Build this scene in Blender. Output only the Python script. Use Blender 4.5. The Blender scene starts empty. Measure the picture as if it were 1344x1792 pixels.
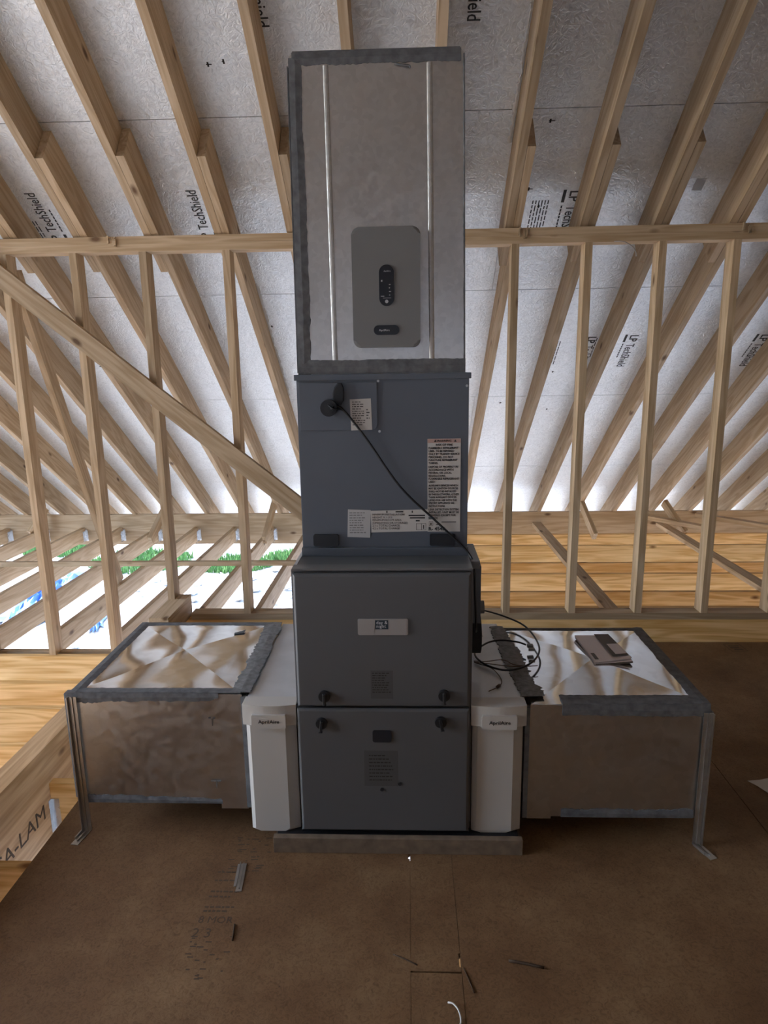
import bpy, bmesh, math, random
from mathutils import Vector, Matrix
random.seed(7)
SC = bpy.context.scene
COL = SC.collection
V = Vector

# ------------------------------------------------------------------ camera
F_PX, PITCH, YAW, ROLL, CAM_H = 1162.0, .2102, .03687, -.01424, 1.55
fwd = V((-math.sin(YAW)*math.cos(PITCH), math.cos(YAW)*math.cos(PITCH), -math.sin(PITCH)))
r0 = V((math.cos(YAW), math.sin(YAW), 0)); u0 = r0.cross(fwd)
rt = math.cos(ROLL)*r0 + math.sin(ROLL)*u0
up = -math.sin(ROLL)*r0 + math.cos(ROLL)*u0
cd = bpy.data.cameras.new('camera'); cam = bpy.data.objects.new('camera', cd); COL.objects.link(cam)
cd.sensor_fit = 'VERTICAL'; cd.sensor_height = 36.0; cd.lens = F_PX/1792*36.0
cd.clip_start = .02; cd.clip_end = 300
M = Matrix((rt, up, -fwd)).transposed().to_4x4(); M.translation = V((0, 0, CAM_H))
cam.matrix_world = M
SC.camera = cam

# ------------------------------------------------------------------ world, sun, exposure
w = bpy.data.worlds.new('sky'); SC.world = w; w.use_nodes = True
nt = w.node_tree; nt.nodes.clear()
sky = nt.nodes.new('ShaderNodeTexSky'); sky.sky_type = 'NISHITA'; sky.sun_disc = False
sky.sun_elevation = math.radians(52); sky.sun_rotation = math.radians(-60)
sky.air_density = 1.0; sky.dust_density = 3.0; sky.ozone_density = 1.0
bg = nt.nodes.new('ShaderNodeBackground'); bg.inputs[1].default_value = .75
wo = nt.nodes.new('ShaderNodeOutputWorld')
nt.links.new(sky.outputs[0], bg.inputs[0]); nt.links.new(bg.outputs[0], wo.inputs[0])
sd = bpy.data.lights.new('sun_offscreen', 'SUN'); sun = bpy.data.objects.new('sun_offscreen', sd); COL.objects.link(sun)
sd.energy = 2.4; sd.angle = math.radians(.6); sd.color = (.98, .99, 1.0)
AZ, EL = math.radians(-60), math.radians(52)          # azimuth from +Y, towards +X
tosun = V((math.sin(AZ)*math.cos(EL), math.cos(AZ)*math.cos(EL), math.sin(EL)))
sun.rotation_euler = tosun.to_track_quat('Z', 'Y').to_euler(); sun.location = (0, 20, 15)
vs = SC.view_settings
vs.view_transform = 'Standard'; vs.look = 'None'; vs.gamma = 1.0; vs.use_curve_mapping = False
vs.exposure = 1.75
SC.cycles.use_denoising = True
SC.cycles.max_bounces = 10; SC.cycles.diffuse_bounces = 6; SC.cycles.glossy_bounces = 6
SC.cycles.caustics_reflective = True

# ------------------------------------------------------------------ materials
def newmat(name):
    m = bpy.data.materials.new(name); m.use_nodes = True
    n = m.node_tree; b = n.nodes['Principled BSDF']
    return m, n, b
def N(n, t, **k):
    o = n.nodes.new(t)
    for a, v in k.items():
        if a in o.inputs: o.inputs[a].default_value = v
        else: setattr(o, a, v)
    return o
def L(n, a, b): n.links.new(a, b)
def ramp(n, stops):
    r = n.nodes.new('ShaderNodeValToRGB')
    e = r.color_ramp.elements
    while len(e) < len(stops): e.new(.5)
    for i, (p, c) in enumerate(stops):
        e[i].position = p; e[i].color = (*c, 1) if len(c) == 3 else c
    return r
def coords(n, scale=(1, 1, 1), rnd=True):
    tc = N(n, 'ShaderNodeTexCoord'); mp = N(n, 'ShaderNodeMapping'); mp.inputs['Scale'].default_value = scale
    if rnd:
        oi = N(n, 'ShaderNodeObjectInfo'); mul = N(n, 'ShaderNodeVectorMath', operation='MULTIPLY')
        cx = N(n, 'ShaderNodeCombineXYZ')
        for i in range(3): L(n, oi.outputs['Random'], cx.inputs[i])
        mul.inputs[1].default_value = (37.1, 11.7, 23.3)
        L(n, cx.outputs[0], mul.inputs[0])
        ad = N(n, 'ShaderNodeVectorMath', operation='ADD'); L(n, tc.outputs['Object'], ad.inputs[0]); L(n, mul.outputs[0], ad.inputs[1])
        L(n, ad.outputs[0], mp.inputs['Vector'])
    else: L(n, tc.outputs['Object'], mp.inputs['Vector'])
    return mp
def wood(name, light, dark, vary=.25, rough=.6):
    m, n, b = newmat(name)
    mp = coords(n, (.9, 9, 9))
    wv = N(n, 'ShaderNodeTexNoise', Scale=1.6, Detail=2.0, Roughness=.4, Distortion=.6); L(n, mp.outputs[0], wv.inputs['Vector'])
    mm = N(n, 'ShaderNodeMath', operation='MULTIPLY'); mm.inputs[1].default_value = 26; L(n, wv.outputs['Fac'], mm.inputs[0])
    sn = N(n, 'ShaderNodeMath', operation='SINE'); L(n, mm.outputs[0], sn.inputs[0])
    mp2 = coords(n, (3, 90, 90))
    fi = N(n, 'ShaderNodeTexNoise', Scale=1.0, Detail=4.0); L(n, mp2.outputs[0], fi.inputs['Vector'])
    ma = N(n, 'ShaderNodeMath', operation='MULTIPLY_ADD'); ma.inputs[1].default_value = .22; L(n, sn.outputs[0], ma.inputs[0]); L(n, fi.outputs['Fac'], ma.inputs[2])
    rp = ramp(n, [(.25, light), (.55, tuple((a+c)/2 for a, c in zip(light, dark))), (.85, dark)])
    L(n, ma.outputs[0], rp.inputs[0])
    # knots
    mk = coords(n, (3.0, 6.5, 6.5))
    vo = N(n, 'ShaderNodeTexVoronoi', Scale=1.0); L(n, mk.outputs[0], vo.inputs['Vector'])
    kr = ramp(n, [(.05, (1, 1, 1)), (.13, (0, 0, 0))]); L(n, vo.outputs['Distance'], kr.inputs[0])
    mx = N(n, 'ShaderNodeMix', data_type='RGBA'); L(n, kr.outputs[0], mx.inputs[0]); L(n, rp.outputs[0], mx.inputs[6])
    mx.inputs[7].default_value = (dark[0]*.35, dark[1]*.28, dark[2]*.25, 1)
    # piece to piece tone
    oi = N(n, 'ShaderNodeObjectInfo'); mr = N(n, 'ShaderNodeMapRange'); mr.inputs[3].default_value = 1-vary; mr.inputs[4].default_value = 1.08
    L(n, oi.outputs['Random'], mr.inputs[0])
    hs = N(n, 'ShaderNodeHueSaturation'); L(n, mr.outputs[0], hs.inputs['Value']); L(n, mx.outputs[2], hs.inputs['Color'])
    L(n, hs.outputs[0], b.inputs['Base Color']); b.inputs['Roughness'].default_value = rough
    b.inputs['Specular IOR Level'].default_value = .25
    bp = N(n, 'ShaderNodeBump', Strength=.15, Distance=.002); L(n, ma.outputs[0], bp.inputs['Height']); L(n, bp.outputs[0], b.inputs['Normal'])
    return m
def paint(name, col, rough=.45, metal=0.0, noise=.0, nscale=30, bump=0, spec=.5):
    m, n, b = newmat(name)
    b.inputs['Base Color'].default_value = (*col, 1); b.inputs['Roughness'].default_value = rough; b.inputs['Metallic'].default_value = metal
    b.inputs['Specular IOR Level'].default_value = spec
    if noise or bump:
        mp = coords(n, (1, 1, 1)); no = N(n, 'ShaderNodeTexNoise', Scale=nscale, Detail=4.0); L(n, mp.outputs[0], no.inputs['Vector'])
        if noise:
            r = ramp(n, [(.3, tuple(c*(1-noise) for c in col)), (.7, tuple(min(1, c*(1+noise)) for c in col))])
            L(n, no.outputs['Fac'], r.inputs[0]); L(n, r.outputs[0], b.inputs['Base Color'])
        if bump:
            bp = N(n, 'ShaderNodeBump', Strength=bump, Distance=.004); L(n, no.outputs['Fac'], bp.inputs['Height']); L(n, bp.outputs[0], b.inputs['Normal'])
    return m
def galv(name, col, rough, spangle=55, bump=.02):
    m, n, b = newmat(name)
    mp = coords(n, (1, 1, 1), False)
    vo = N(n, 'ShaderNodeTexVoronoi', Scale=spangle); L(n, mp.outputs[0], vo.inputs['Vector'])
    bw = N(n, 'ShaderNodeSeparateColor'); L(n, vo.outputs['Color'], bw.inputs[0])
    mr = N(n, 'ShaderNodeMapRange'); mr.inputs[3].default_value = rough*.85; mr.inputs[4].default_value = rough*1.2
    L(n, bw.outputs[0], mr.inputs[0]); L(n, mr.outputs[0], b.inputs['Roughness'])
    r = ramp(n, [(0, tuple(c*.9 for c in col)), (1, col)]); L(n, bw.outputs[1], r.inputs[0]); L(n, r.outputs[0], b.inputs['Base Color'])
    b.inputs['Metallic'].default_value = 1.0
    no = N(n, 'ShaderNodeTexNoise', Scale=4.0, Detail=2.0); L(n, mp.outputs[0], no.inputs['Vector'])
    bp = N(n, 'ShaderNodeBump', Strength=bump, Distance=.05); L(n, no.outputs['Fac'], bp.inputs['Height']); L(n, bp.outputs[0], b.inputs['Normal'])
    return m
MT = {}
MT['stud'] = wood('pine_stud', (.58, .44, .29), (.42, .295, .17))
MT['rafter'] = wood('pine_rafter', (.58, .44, .29), (.42, .295, .17))
MT['joist'] = wood('yellow_pine_joist', (.88, .60, .28), (.62, .34, .10), .14)
MT['porchjoist'] = wood('pale_pine_joist', (.58, .44, .29), (.42, .295, .17), .15)
MT['plate'] = MT['stud']
MT['headwood'] = MT['joist']
MT['lam'] = wood('laminated_beam', (.60, .40, .225), (.40, .245, .12), .05)
MT['brace'] = MT['stud']

# radiant barrier foil
m, n, b = newmat('radiant_foil')
b.inputs['Base Color'].default_value = (.82, .86, .89, 1); b.inputs['Metallic'].default_value = .72
mp = coords(n, (1, 1, 1))
n1 = N(n, 'ShaderNodeTexNoise', Scale=34.0, Detail=4.0, Roughness=.55, Distortion=2.2); L(n, mp.outputs[0], n1.inputs['Vector'])
n2 = N(n, 'ShaderNodeTexNoise', Scale=3.0, Detail=3.0); L(n, mp.outputs[0], n2.inputs['Vector'])
ad = N(n, 'ShaderNodeMath', operation='MULTIPLY_ADD'); ad.inputs[1].default_value = .25; L(n, n1.outputs['Fac'], ad.inputs[0]); L(n, n2.outputs['Fac'], ad.inputs[2])
rc = ramp(n, [(.30, (.71, .735, .745)), (.50, (.83, .86, .875)), (.70, (.90, .925, .935))]); L(n, n1.outputs['Fac'], rc.inputs[0]); L(n, rc.outputs[0], b.inputs['Base Color'])
bp = N(n, 'ShaderNodeBump', Strength=.75, Distance=.02); L(n, ad.outputs[0], bp.inputs['Height']); L(n, bp.outputs[0], b.inputs['Normal'])
mr = N(n, 'ShaderNodeMapRange'); mr.inputs[3].default_value = .33; mr.inputs[4].default_value = .50; L(n, n2.outputs['Fac'], mr.inputs[0]); L(n, mr.outputs[0], b.inputs['Roughness'])
MT['foil'] = m

# oriented strand deck
m, n, b = newmat('brown_deck')
mp = coords(n, (1, 1, 1), False)
n1 = N(n, 'ShaderNodeTexNoise', Scale=2.6, Detail=5.0, Roughness=.65); L(n, mp.outputs[0], n1.inputs['Vector'])
n2 = N(n, 'ShaderNodeTexNoise', Scale=62.0, Detail=6.0, Roughness=.7, Distortion=2.0); L(n, mp.outputs[0], n2.inputs['Vector'])
r1 = ramp(n, [(.28, (.122, .062, .028)), (.5, (.182, .103, .049)), (.75, (.262, .165, .084))]); L(n, n1.outputs['Fac'], r1.inputs[0])
r2 = ramp(n, [(.30, (.60, .56, .50)), (.54, (1, 1, 1)), (.72, (1.0, 1.0, 1.0))]); L(n, n2.outputs['Fac'], r2.inputs[0])
mx = N(n, 'ShaderNodeMix', data_type='RGBA', blend_type='MULTIPLY'); mx.inputs[0].default_value = 1; L(n, r1.outputs[0], mx.inputs[6]); L(n, r2.outputs[0], mx.inputs[7])
n3 = N(n, 'ShaderNodeTexVoronoi', Scale=16.0); L(n, mp.outputs[0], n3.inputs['Vector'])
r3 = ramp(n, [(.02, (1, 1, 1)), (.045, (0, 0, 0))]); L(n, n3.outputs['Distance'], r3.inputs[0])
mx2 = N(n, 'ShaderNodeMix', data_type='RGBA'); L(n, r3.outputs[0], mx2.inputs[0]); L(n, mx.outputs[2], mx2.inputs[6]); mx2.inputs[7].default_value = (.08, .045, .025, 1)
L(n, mx2.outputs[2], b.inputs['Base Color']); b.inputs['Roughness'].default_value = .62; b.inputs['Specular IOR Level'].default_value = .25
bp = N(n, 'ShaderNodeBump', Strength=.3, Distance=.003); L(n, n2.outputs['Fac'], bp.inputs['Height']); L(n, bp.outputs[0], b.inputs['Normal'])
MT['deck'] = m
MT['osb_edge'] = paint('sheathing_wood', (.42, .30, .17), .8, noise=.2)
MT['galv'] = galv('galvanized_plenum', (.66, .655, .64), .36, 70, .05)
MT['rib'] = galv('galvanized_rib', (.60, .595, .58), .55, 70, .0)
MT['duct'] = galv('duct_sheet_metal', (.60, .59, .57), .34, 40, .06)
MT['shiny'] = galv('bright_duct_top', (.93, .95, .96), .09, 30, .03)
MT['leg'] = galv('galvanized_leg', (.55, .54, .52), .38, 60, .0)
MT['mastic'] = paint('grey_mastic', (.13, .135, .143), .75, noise=.3, nscale=40, bump=.4)
MT['mastic_light'] = paint('smeared_grey_mastic', (.17, .175, .18), .6, noise=.35, nscale=55, bump=.4)
MT['coil'] = paint('slate_coil_paint', (.10, .115, .14), .42, noise=.04, nscale=6)
MT['furnace'] = paint('dark_grey_furnace_paint', (.100, .103, .108), .40, noise=.03, nscale=5)
MT['furnace_edge'] = paint('grey_furnace_edge', (.15, .15, .15), .42)
MT['black'] = paint('black_plastic', (.012, .013, .016), .45)
MT['rubber'] = paint('black_rubber', (.015, .017, .022), .7)
MT['white'] = paint('offwhite_plastic', (.52, .505, .475), .4)
MT['white_cap'] = paint('offwhite_cap_plastic', (.52, .50, .465), .4)
MT['cabinet_top'] = paint('pale_galvanized_sheet', (.56, .57, .58), .42, .35, noise=.08, nscale=9)
MT['device'] = paint('grey_device_plastic', (.19, .19, .19), .45)
MT['glass_black'] = paint('dark_display', (.02, .023, .03), .15)
MT['paper'] = paint('label_paper', (.56, .54, .51), .7)
MT['paper2'] = paint('label_paper_grey', (.47, .47, .47), .7)
MT['pink'] = paint('warning_header', (.50, .34, .30), .7)
MT['ink'] = paint('black_ink', (.02, .02, .022), .6)
MT['ink_soft'] = paint('faded_ink', (.09, .085, .08), .8)
MT['foil_ink'] = paint('print_ink', (.03, .03, .03), .6)
MT['stamp_ink'] = paint('deck_stamp_ink', (.075, .048, .028), .8)
MT['badge'] = paint('silver_badge', (.38, .365, .35), .4, .3)
MT['navy'] = paint('navy_print', (.02, .035, .05), .5)
MT['wht_ink'] = paint('white_print', (.65, .66, .68), .5)
MT['dark_label'] = paint('dark_sticker', (.075, .075, .075), .55)
MT['cable'] = paint('black_cable', (.01, .01, .012), .4)
MT['wire'] = paint('brown_wire', (.10, .055, .03), .5)
MT['padwood'] = paint('pad_board', (.17, .125, .085), .75, noise=.25, nscale=25, bump=.2)
MT['booklet'] = paint('booklet_paper', (.92, .88, .95), .6)
MT['booklet_dark'] = paint('booklet_print', (.13, .12, .12), .6)
MT['tarp'] = paint('blue_tarp', (.03, .10, .34), .5, noise=.3, nscale=3, bump=.6)
MT['grass'] = paint('grass', (.07, .16, .04), .9, noise=.4, nscale=12)
MT['stone'] = paint('pale_stone', (.42, .41, .40), .9, noise=.25, nscale=6, bump=.5)
MT['splinter'] = paint('dark_splinter', (.05, .028, .014), .9)
MT['hanger'] = galv('hanger_steel', (.75, .76, .77), .3, 60, .02)
MT['hole'] = paint('dark_mark', (.03, .025, .02), .9)
m, n, b = newmat('bare_ground')
mp = coords(n, (1, 1, 1), False)
n1 = N(n, 'ShaderNodeTexNoise', Scale=2.2, Detail=8.0, Roughness=.75); L(n, mp.outputs[0], n1.inputs['Vector'])
r1 = ramp(n, [(.3, (.11, .115, .12)), (.62, (.36, .365, .37))]); L(n, n1.outputs['Fac'], r1.inputs[0]); L(n, r1.outputs[0], b.inputs['Base Color'])
n2 = N(n, 'ShaderNodeTexNoise', Scale=7.0, Detail=6.0, Roughness=.75); L(n, mp.outputs[0], n2.inputs['Vector'])
bp = N(n, 'ShaderNodeBump', Strength=.9, Distance=.15); L(n, n2.outputs['Fac'], bp.inputs['Height']); L(n, bp.outputs[0], b.inputs['Normal'])
b.inputs['Roughness'].default_value = .95
MT['ground'] = m

# ------------------------------------------------------------------ helpers
OFF = {}
def tag(o, label=None, cat=None, group=None, kind=None):
    if label: o['label'] = label
    if cat: o['category'] = cat
    if group: o['group'] = group
    if kind: o['kind'] = kind
    return o
def empty(name, loc=(0, 0, 0)):
    o = bpy.data.objects.new(name, None); COL.objects.link(o); o.location = loc; o.empty_display_size = .1
    OFF[o.name] = V(loc); return o
def link(name, me, mat, parent=None):
    o = bpy.data.objects.new(name, me); COL.objects.link(o)
    if mat is not None:
        me.materials.clear(); me.materials.append(MT[mat] if isinstance(mat, str) else mat)
    if parent is not None:
        o.parent = parent; OFF[o.name] = OFF[parent.name]
    else: OFF[o.name] = V((0, 0, 0))
    return o
def bm_obj(name, bm, mat, parent=None, smooth=False, center=False):
    """bm in world coordinates; moved to the parent's origin, or to its own centre when it has no parent"""
    bmesh.ops.recalc_face_normals(bm, faces=bm.faces)
    off = V((0, 0, 0))
    if parent is not None: off = OFF[parent.name]
    elif center:
        lo = [min(v.co[i] for v in bm.verts) for i in range(3)]; hi = [max(v.co[i] for v in bm.verts) for i in range(3)]
        off = V(((lo[0]+hi[0])/2, (lo[1]+hi[1])/2, lo[2]))
    bmesh.ops.translate(bm, verts=bm.verts, vec=-off)
    me = bpy.data.meshes.new(name); bm.to_mesh(me); bm.free()
    if smooth:
        for p in me.polygons: p.use_smooth = True
    o = link(name, me, mat, parent)
    if parent is None: o.location = off; OFF[o.name] = off
    return o
def add_box(bm, x0, x1, y0, y1, z0, z1):
    vs_ = [bm.verts.new(p) for p in ((x0,y0,z0),(x1,y0,z0),(x1,y1,z0),(x0,y1,z0),(x0,y0,z1),(x1,y0,z1),(x1,y1,z1),(x0,y1,z1))]
    for f in ((0,1,2,3),(4,5,6,7),(0,1,5,4),(1,2,6,5),(2,3,7,6),(3,0,4,7)): bm.faces.new([vs_[i] for i in f])
    return vs_
def box(name, b, mat, parent=None, bevel=0, seg=2, center=False):
    bm = bmesh.new(); add_box(bm, *b)
    if bevel: bmesh.ops.bevel(bm, geom=bm.edges[:], offset=bevel, segments=seg, profile=.7, affect='EDGES')
    return bm_obj(name, bm, mat, parent, center=center)
def prism(name, pts, ax, a0, a1, mat, parent=None, bevel=0, center=False):
    """pts polygon in the plane across axis ax ('x': (y,z), 'y': (x,z), 'z': (x,y)), from a0 to a1"""
    bm = bmesh.new()
    def P(p, a): return {'x': (a, p[0], p[1]), 'y': (p[0], a, p[1]), 'z': (p[0], p[1], a)}[ax]
    A = [bm.verts.new(P(p, a0)) for p in pts]; B = [bm.verts.new(P(p, a1)) for p in pts]
    bm.faces.new(A); bm.faces.new(B)
    for i in range(len(pts)): bm.faces.new((A[i], A[(i+1) % len(pts)], B[(i+1) % len(pts)], B[i]))
    if bevel: bmesh.ops.bevel(bm, geom=bm.edges[:], offset=bevel, segments=2, profile=.7, affect='EDGES')
    return bm_obj(name, bm, mat, parent, center=center)
def rrect(x0, x1, z0, z1, r, n=5):
    o = []
    for cx, cz, a in ((x1-r, z1-r, 0), (x0+r, z1-r, 90), (x0+r, z0+r, 180), (x1-r, z0+r, 270)):
        for i in range(n+1):
            t = math.radians(a+90*i/n); o.append((cx+r*math.cos(t), cz+r*math.sin(t)))
    return o
def lumber(name, p, q, wid, dep, side, mat, parent):
    """board from p to q (centre line), wid along side, dep across; local X runs along the grain"""
    p, q = V(p), V(q); ln = (q-p).length; x = (q-p).normalized()
    y = V(side); y = (y-x*y.dot(x)).normalized(); z = x.cross(y)
    key = (round(ln, 3), wid, dep, mat); me = MESH.get(key)
    if me is None:
        bm = bmesh.new(); add_box(bm, -ln/2, ln/2, -wid/2, wid/2, -dep/2, dep/2)
        bmesh.ops.recalc_face_normals(bm, faces=bm.faces)
        me = bpy.data.meshes.new(name); bm.to_mesh(me); bm.free(); me.materials.append(MT[mat]); MESH[key] = me
    o = bpy.data.objects.new(name, me); COL.objects.link(o)
    o.parent = parent; off = OFF[parent.name] if parent else V((0, 0, 0)); OFF[o.name] = off
    mtx = Matrix((x, y, z)).transposed().to_4x4(); mtx.translation = (p+q)/2-off
    o.matrix_local = mtx
    return o
MESH = {}
def tube(name, pts, r, mat, parent=None, res=8, sub=6, center=False):
    """round cable through world points (Catmull-Rom)"""
    P = [V(p) for p in pts]; C = []
    for i in range(len(P)-1):
        a, b_, c, d = P[max(i-1, 0)], P[i], P[i+1], P[min(i+2, len(P)-1)]
        for k in range(sub):
            t = k/sub; C.append(.5*((2*b_)+(c-a)*t+(2*a-5*b_+4*c-d)*t*t+(3*b_-a-3*c+d)*t**3))
    C.append(P[-1]); bm = bmesh.new(); rings = []
    nrm = V((0, 0, 1))
    for i, c in enumerate(C):
        tg = (C[min(i+1, len(C)-1)]-C[max(i-1, 0)]).normalized()
        s = tg.cross(nrm)
        if s.length < .05: s = tg.cross(V((1, 0, 0)))
        s.normalize(); u = s.cross(tg); nrm = u
        rings.append([bm.verts.new(c+r*(math.cos(2*math.pi*k/res)*s+math.sin(2*math.pi*k/res)*u)) for k in range(res)])
    for a, b_ in zip(rings, rings[1:]):
        for k in range(res): bm.faces.new((a[k], a[(k+1) % res], b_[(k+1) % res], b_[k]))
    bm.faces.new(rings[0]); bm.faces.new(rings[-1])
    return bm_obj(name, bm, mat, parent, smooth=True, center=center)
def disc(name, c, axis, r, t, mat, parent, n=24, bevel=0):
    c = V(c); ax = V(axis).normalized(); s = ax.orthogonal().normalized(); u = ax.cross(s); bm = bmesh.new()
    A = [bm.verts.new(c+r*(math.cos(2*math.pi*k/n)*s+math.sin(2*math.pi*k/n)*u)) for k in range(n)]
    B = [bm.verts.new(v.co+ax*t) for v in A]
    bm.faces.new(A); bm.faces.new(B)
    for k in range(n): bm.faces.new((A[k], A[(k+1) % n], B[(k+1) % n], B[k]))
    if bevel: bmesh.ops.bevel(bm, geom=[e for e in bm.edges if e.calc_face_angle(0) > .8], offset=bevel, segments=2, profile=.6, affect='EDGES')
    return bm_obj(name, bm, mat, parent)
def text(name, body, size, org, xd, nrm, mat, parent, align='LEFT', space=1.0, thick=.0004, width=None, bold=0, vy='TOP_BASELINE'):
    cu = bpy.data.curves.new('t', 'FONT'); cu.body = body; cu.size = size; cu.align_x = align; cu.extrude = thick/2
    cu.space_line = space; cu.resolution_u = 2; cu.offset = bold
    o = bpy.data.objects.new('t', cu); COL.objects.link(o)
    dg = bpy.context.evaluated_depsgraph_get(); dg.update()
    me = bpy.data.meshes.new_from_object(o.evaluated_get(dg))
    bpy.data.objects.remove(o); bpy.data.curves.remove(cu)
    if width:
        xs = [v.co.x for v in me.vertices]; k = width/(max(xs)-min(xs))
        for v in me.vertices: v.co.x *= k
    x = V(xd).normalized(); z = V(nrm).normalized(); y = z.cross(x)
    mtx = Matrix((x, y, z)).transposed().to_4x4(); mtx.translation = V(org)
    me.transform(mtx); me.transform(Matrix.Translation(-OFF[parent.name]))
    me.name = name
    return link(name, me, mat, parent)
def bars(name, rects, org, xd, nrm, mat, parent, t=.0004):
    """flat print: many little rectangles (x0,x1,y0,y1) on a plane, one part"""
    x = V(xd).normalized(); z = V(nrm).normalized(); y = z.cross(x); o = V(org); bm = bmesh.new()
    for (a, b_, c, d) in rects:
        f = [bm.verts.new(o+x*p+y*q+z*t) for p, q in ((a, c), (b_, c), (b_, d), (a, d))]
        g = [bm.verts.new(o+x*p+y*q) for p, q in ((a, c), (b_, c), (b_, d), (a, d))]
        bm.faces.new(f); bm.faces.new(g)
        for i in range(4): bm.faces.new((f[i], f[(i+1) % 4], g[(i+1) % 4], g[i]))
    o_ = bm_obj(name, bm, mat, parent)
    if len(rects) > 1: o_['kind'] = 'stuff'
    return o_
def band(name, p0, p1, inw, width, nrm, mat, parent, jag=.3, n=26, t=.002, w1=None, ojag=0):
    """smeared mastic: straight outer edge p0-p1, ragged inner edge"""
    p0, p1, inw, nrm = V(p0), V(p1), V(inw).normalized(), V(nrm).normalized(); bm = bmesh.new()
    T, B = [], []
    r1 = r2 = 0.0; n = n*2
    for i in range(n+1):
        f = i/n; base = p0.lerp(p1, f); wd = width+((w1 if w1 is not None else width)-width)*f
        r1 = .82*r1+.3*random.uniform(-1, 1); r2 = .85*r2+.3*random.uniform(-1, 1)
        ww = wd*(1+jag*(r1+.30*random.uniform(-1, 1)))
        oo = wd*ojag*(r2+.25*random.uniform(-1, 1))
        T.append([bm.verts.new(base-inw*oo+nrm*t), bm.verts.new(base+inw*ww*.5+nrm*t*1.5), bm.verts.new(base+inw*ww+nrm*t*.6)])
        B.append([bm.verts.new(base-inw*oo), bm.verts.new(base+inw*ww)])
    for i in range(n):
        bm.faces.new((T[i][0], T[i][1], T[i+1][1], T[i+1][0])); bm.faces.new((T[i][1], T[i][2], T[i+1][2], T[i+1][1]))
        bm.faces.new((B[i][0], B[i][1], B[i+1][1], B[i+1][0]))
        bm.faces.new((T[i][0], B[i][0], B[i+1][0], T[i+1][0])); bm.faces.new((T[i][2], B[i][1], B[i+1][1], T[i+1][2]))
    for i in (0, n): bm.faces.new((T[i][0], T[i][1], T[i][2], B[i][1], B[i][0]))
    return bm_obj(name, bm, mat, parent)

# ------------------------------------------------------------------ roof geometry
A_ = math.radians(35.8)
RN = V((0, math.sin(A_), math.cos(A_))); RD = V((0, math.cos(A_), -math.sin(A_)))
RP = V((0, 3.65, 2.25)); RDEP = .184
def roof(x, s, off=0.0):            # s downslope, off above the rafter underside
    q = RP+RD*s+RN*off; return V((x, q.y, q.z))
def s_of_y(y, off=0.0): return (y-RP.y-RN.y*off)/RD.y

XL, XR = -6.9, 5.7
ceil = empty('ceiling'); tag(ceil, 'sloping roof of pine rafters under silver foil faced sheathing', kind='structure')
RIDGE_Y = -.40
seams = [s_of_y(RIDGE_Y, RDEP), -3.975, -2.82, -1.665, -.51, .648, 1.81, 2.97, 4.16]
def panel(name, x0, x1, s0, s1, o0, o1, mat, flip=False):
    bm = bmesh.new()
    pts = []
    for off in (o0, o1):
        for (x, s) in ((x0, s0), (x1, s0), (x1, s1), (x0, s1)):
            p = roof(x, s, off)
            if flip: p = V((p.x, 2*RIDGE_Y-p.y, p.z))
            pts.append(bm.verts.new(p))
    for f in ((0,1,2,3),(4,5,6,7),(0,1,5,4),(1,2,6,5),(2,3,7,6),(3,0,4,7)): bm.faces.new([pts[i] for i in f])
    return bm_obj(name, bm, mat, ceil)
PANELS = []
PW = .375*6
for r in range(len(seams)-1):
    s0, s1 = seams[r], seams[r+1]-.0035
    x = -1.745+.019-PW*3 + (PW/2 if r % 2 else 0)
    while x < XR:
        a, b_ = max(x, XL), min(x+PW, XR)-.002
        if b_ > XL: PANELS.append((panel('sheathing_panel', a, b_, s0, s1, RDEP, RDEP+.011, 'foil'), a, b_, s0, s1))
        x += PW
panel('roof_light_stop', XL, XR, seams[0]-.02, seams[-1], RDEP+.0115, RDEP+.03, 'osb_edge')  # unseen layer added to stop sun leaking through the panel gaps
def panel_at(x, s):
    for o, a, b_, s0, s1 in PANELS:
        if a <= x <= b_ and s0 <= s <= s1: return o
    return PANELS[0][0]
# the slope behind
panel('sheathing_panel', XL, XR, seams[0], seams[4], RDEP, RDEP+.011, 'foil', True)
panel('sheathing_panel', XL, XR, seams[4], seams[8], RDEP, RDEP+.011, 'foil', True)
panel('roof_light_stop', XL, XR, seams[0]-.02, seams[-1], RDEP+.0115, RDEP+.03, 'osb_edge', True)  # same added light stop over the rear slope

RX = [-1.745+.375*k for k in range(-13, 20)]
W2 = .038
s_top = s_of_y(RIDGE_Y+.03); s_stub = s_of_y(3.848); s_lap = s_of_y(3.272); s_eave = s_of_y(7.02)
for x in RX:
    if x < XL+.05 or x > XR-.1: continue
    j = random.uniform(-.006, .006)
    lumber('rafter', roof(x+W2/2+j, s_top, RDEP/2), roof(x+W2/2+j, s_stub+random.uniform(-.02, .02), RDEP/2), W2, RDEP, (1, 0, 0), 'rafter', ceil)
    lumber('rafter', roof(x+W2*1.5+.002+j, s_lap+random.uniform(-.01, .01), RDEP/2), roof(x+W2*1.5+.002+j, s_eave, RDEP/2), W2, RDEP, (1, 0, 0), 'rafter', ceil)
    if x > -5.5 and x < 5:
        a, b_ = roof(x+W2/2, s_top, RDEP/2), roof(x+W2/2, s_eave, RDEP/2)
        lumber('rafter', (a.x, 2*RIDGE_Y-a.y, a.z), (b_.x, 2*RIDGE_Y-b_.y, b_.z), W2, RDEP, (1, 0, 0), 'rafter', ceil)
a = roof(0, s_of_y(RIDGE_Y), RDEP/2)
lumber('ridge_board', (XL, RIDGE_Y, a.z), (XR, RIDGE_Y, a.z), .038, .235, (0, 1, 0), 'rafter', ceil)

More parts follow.
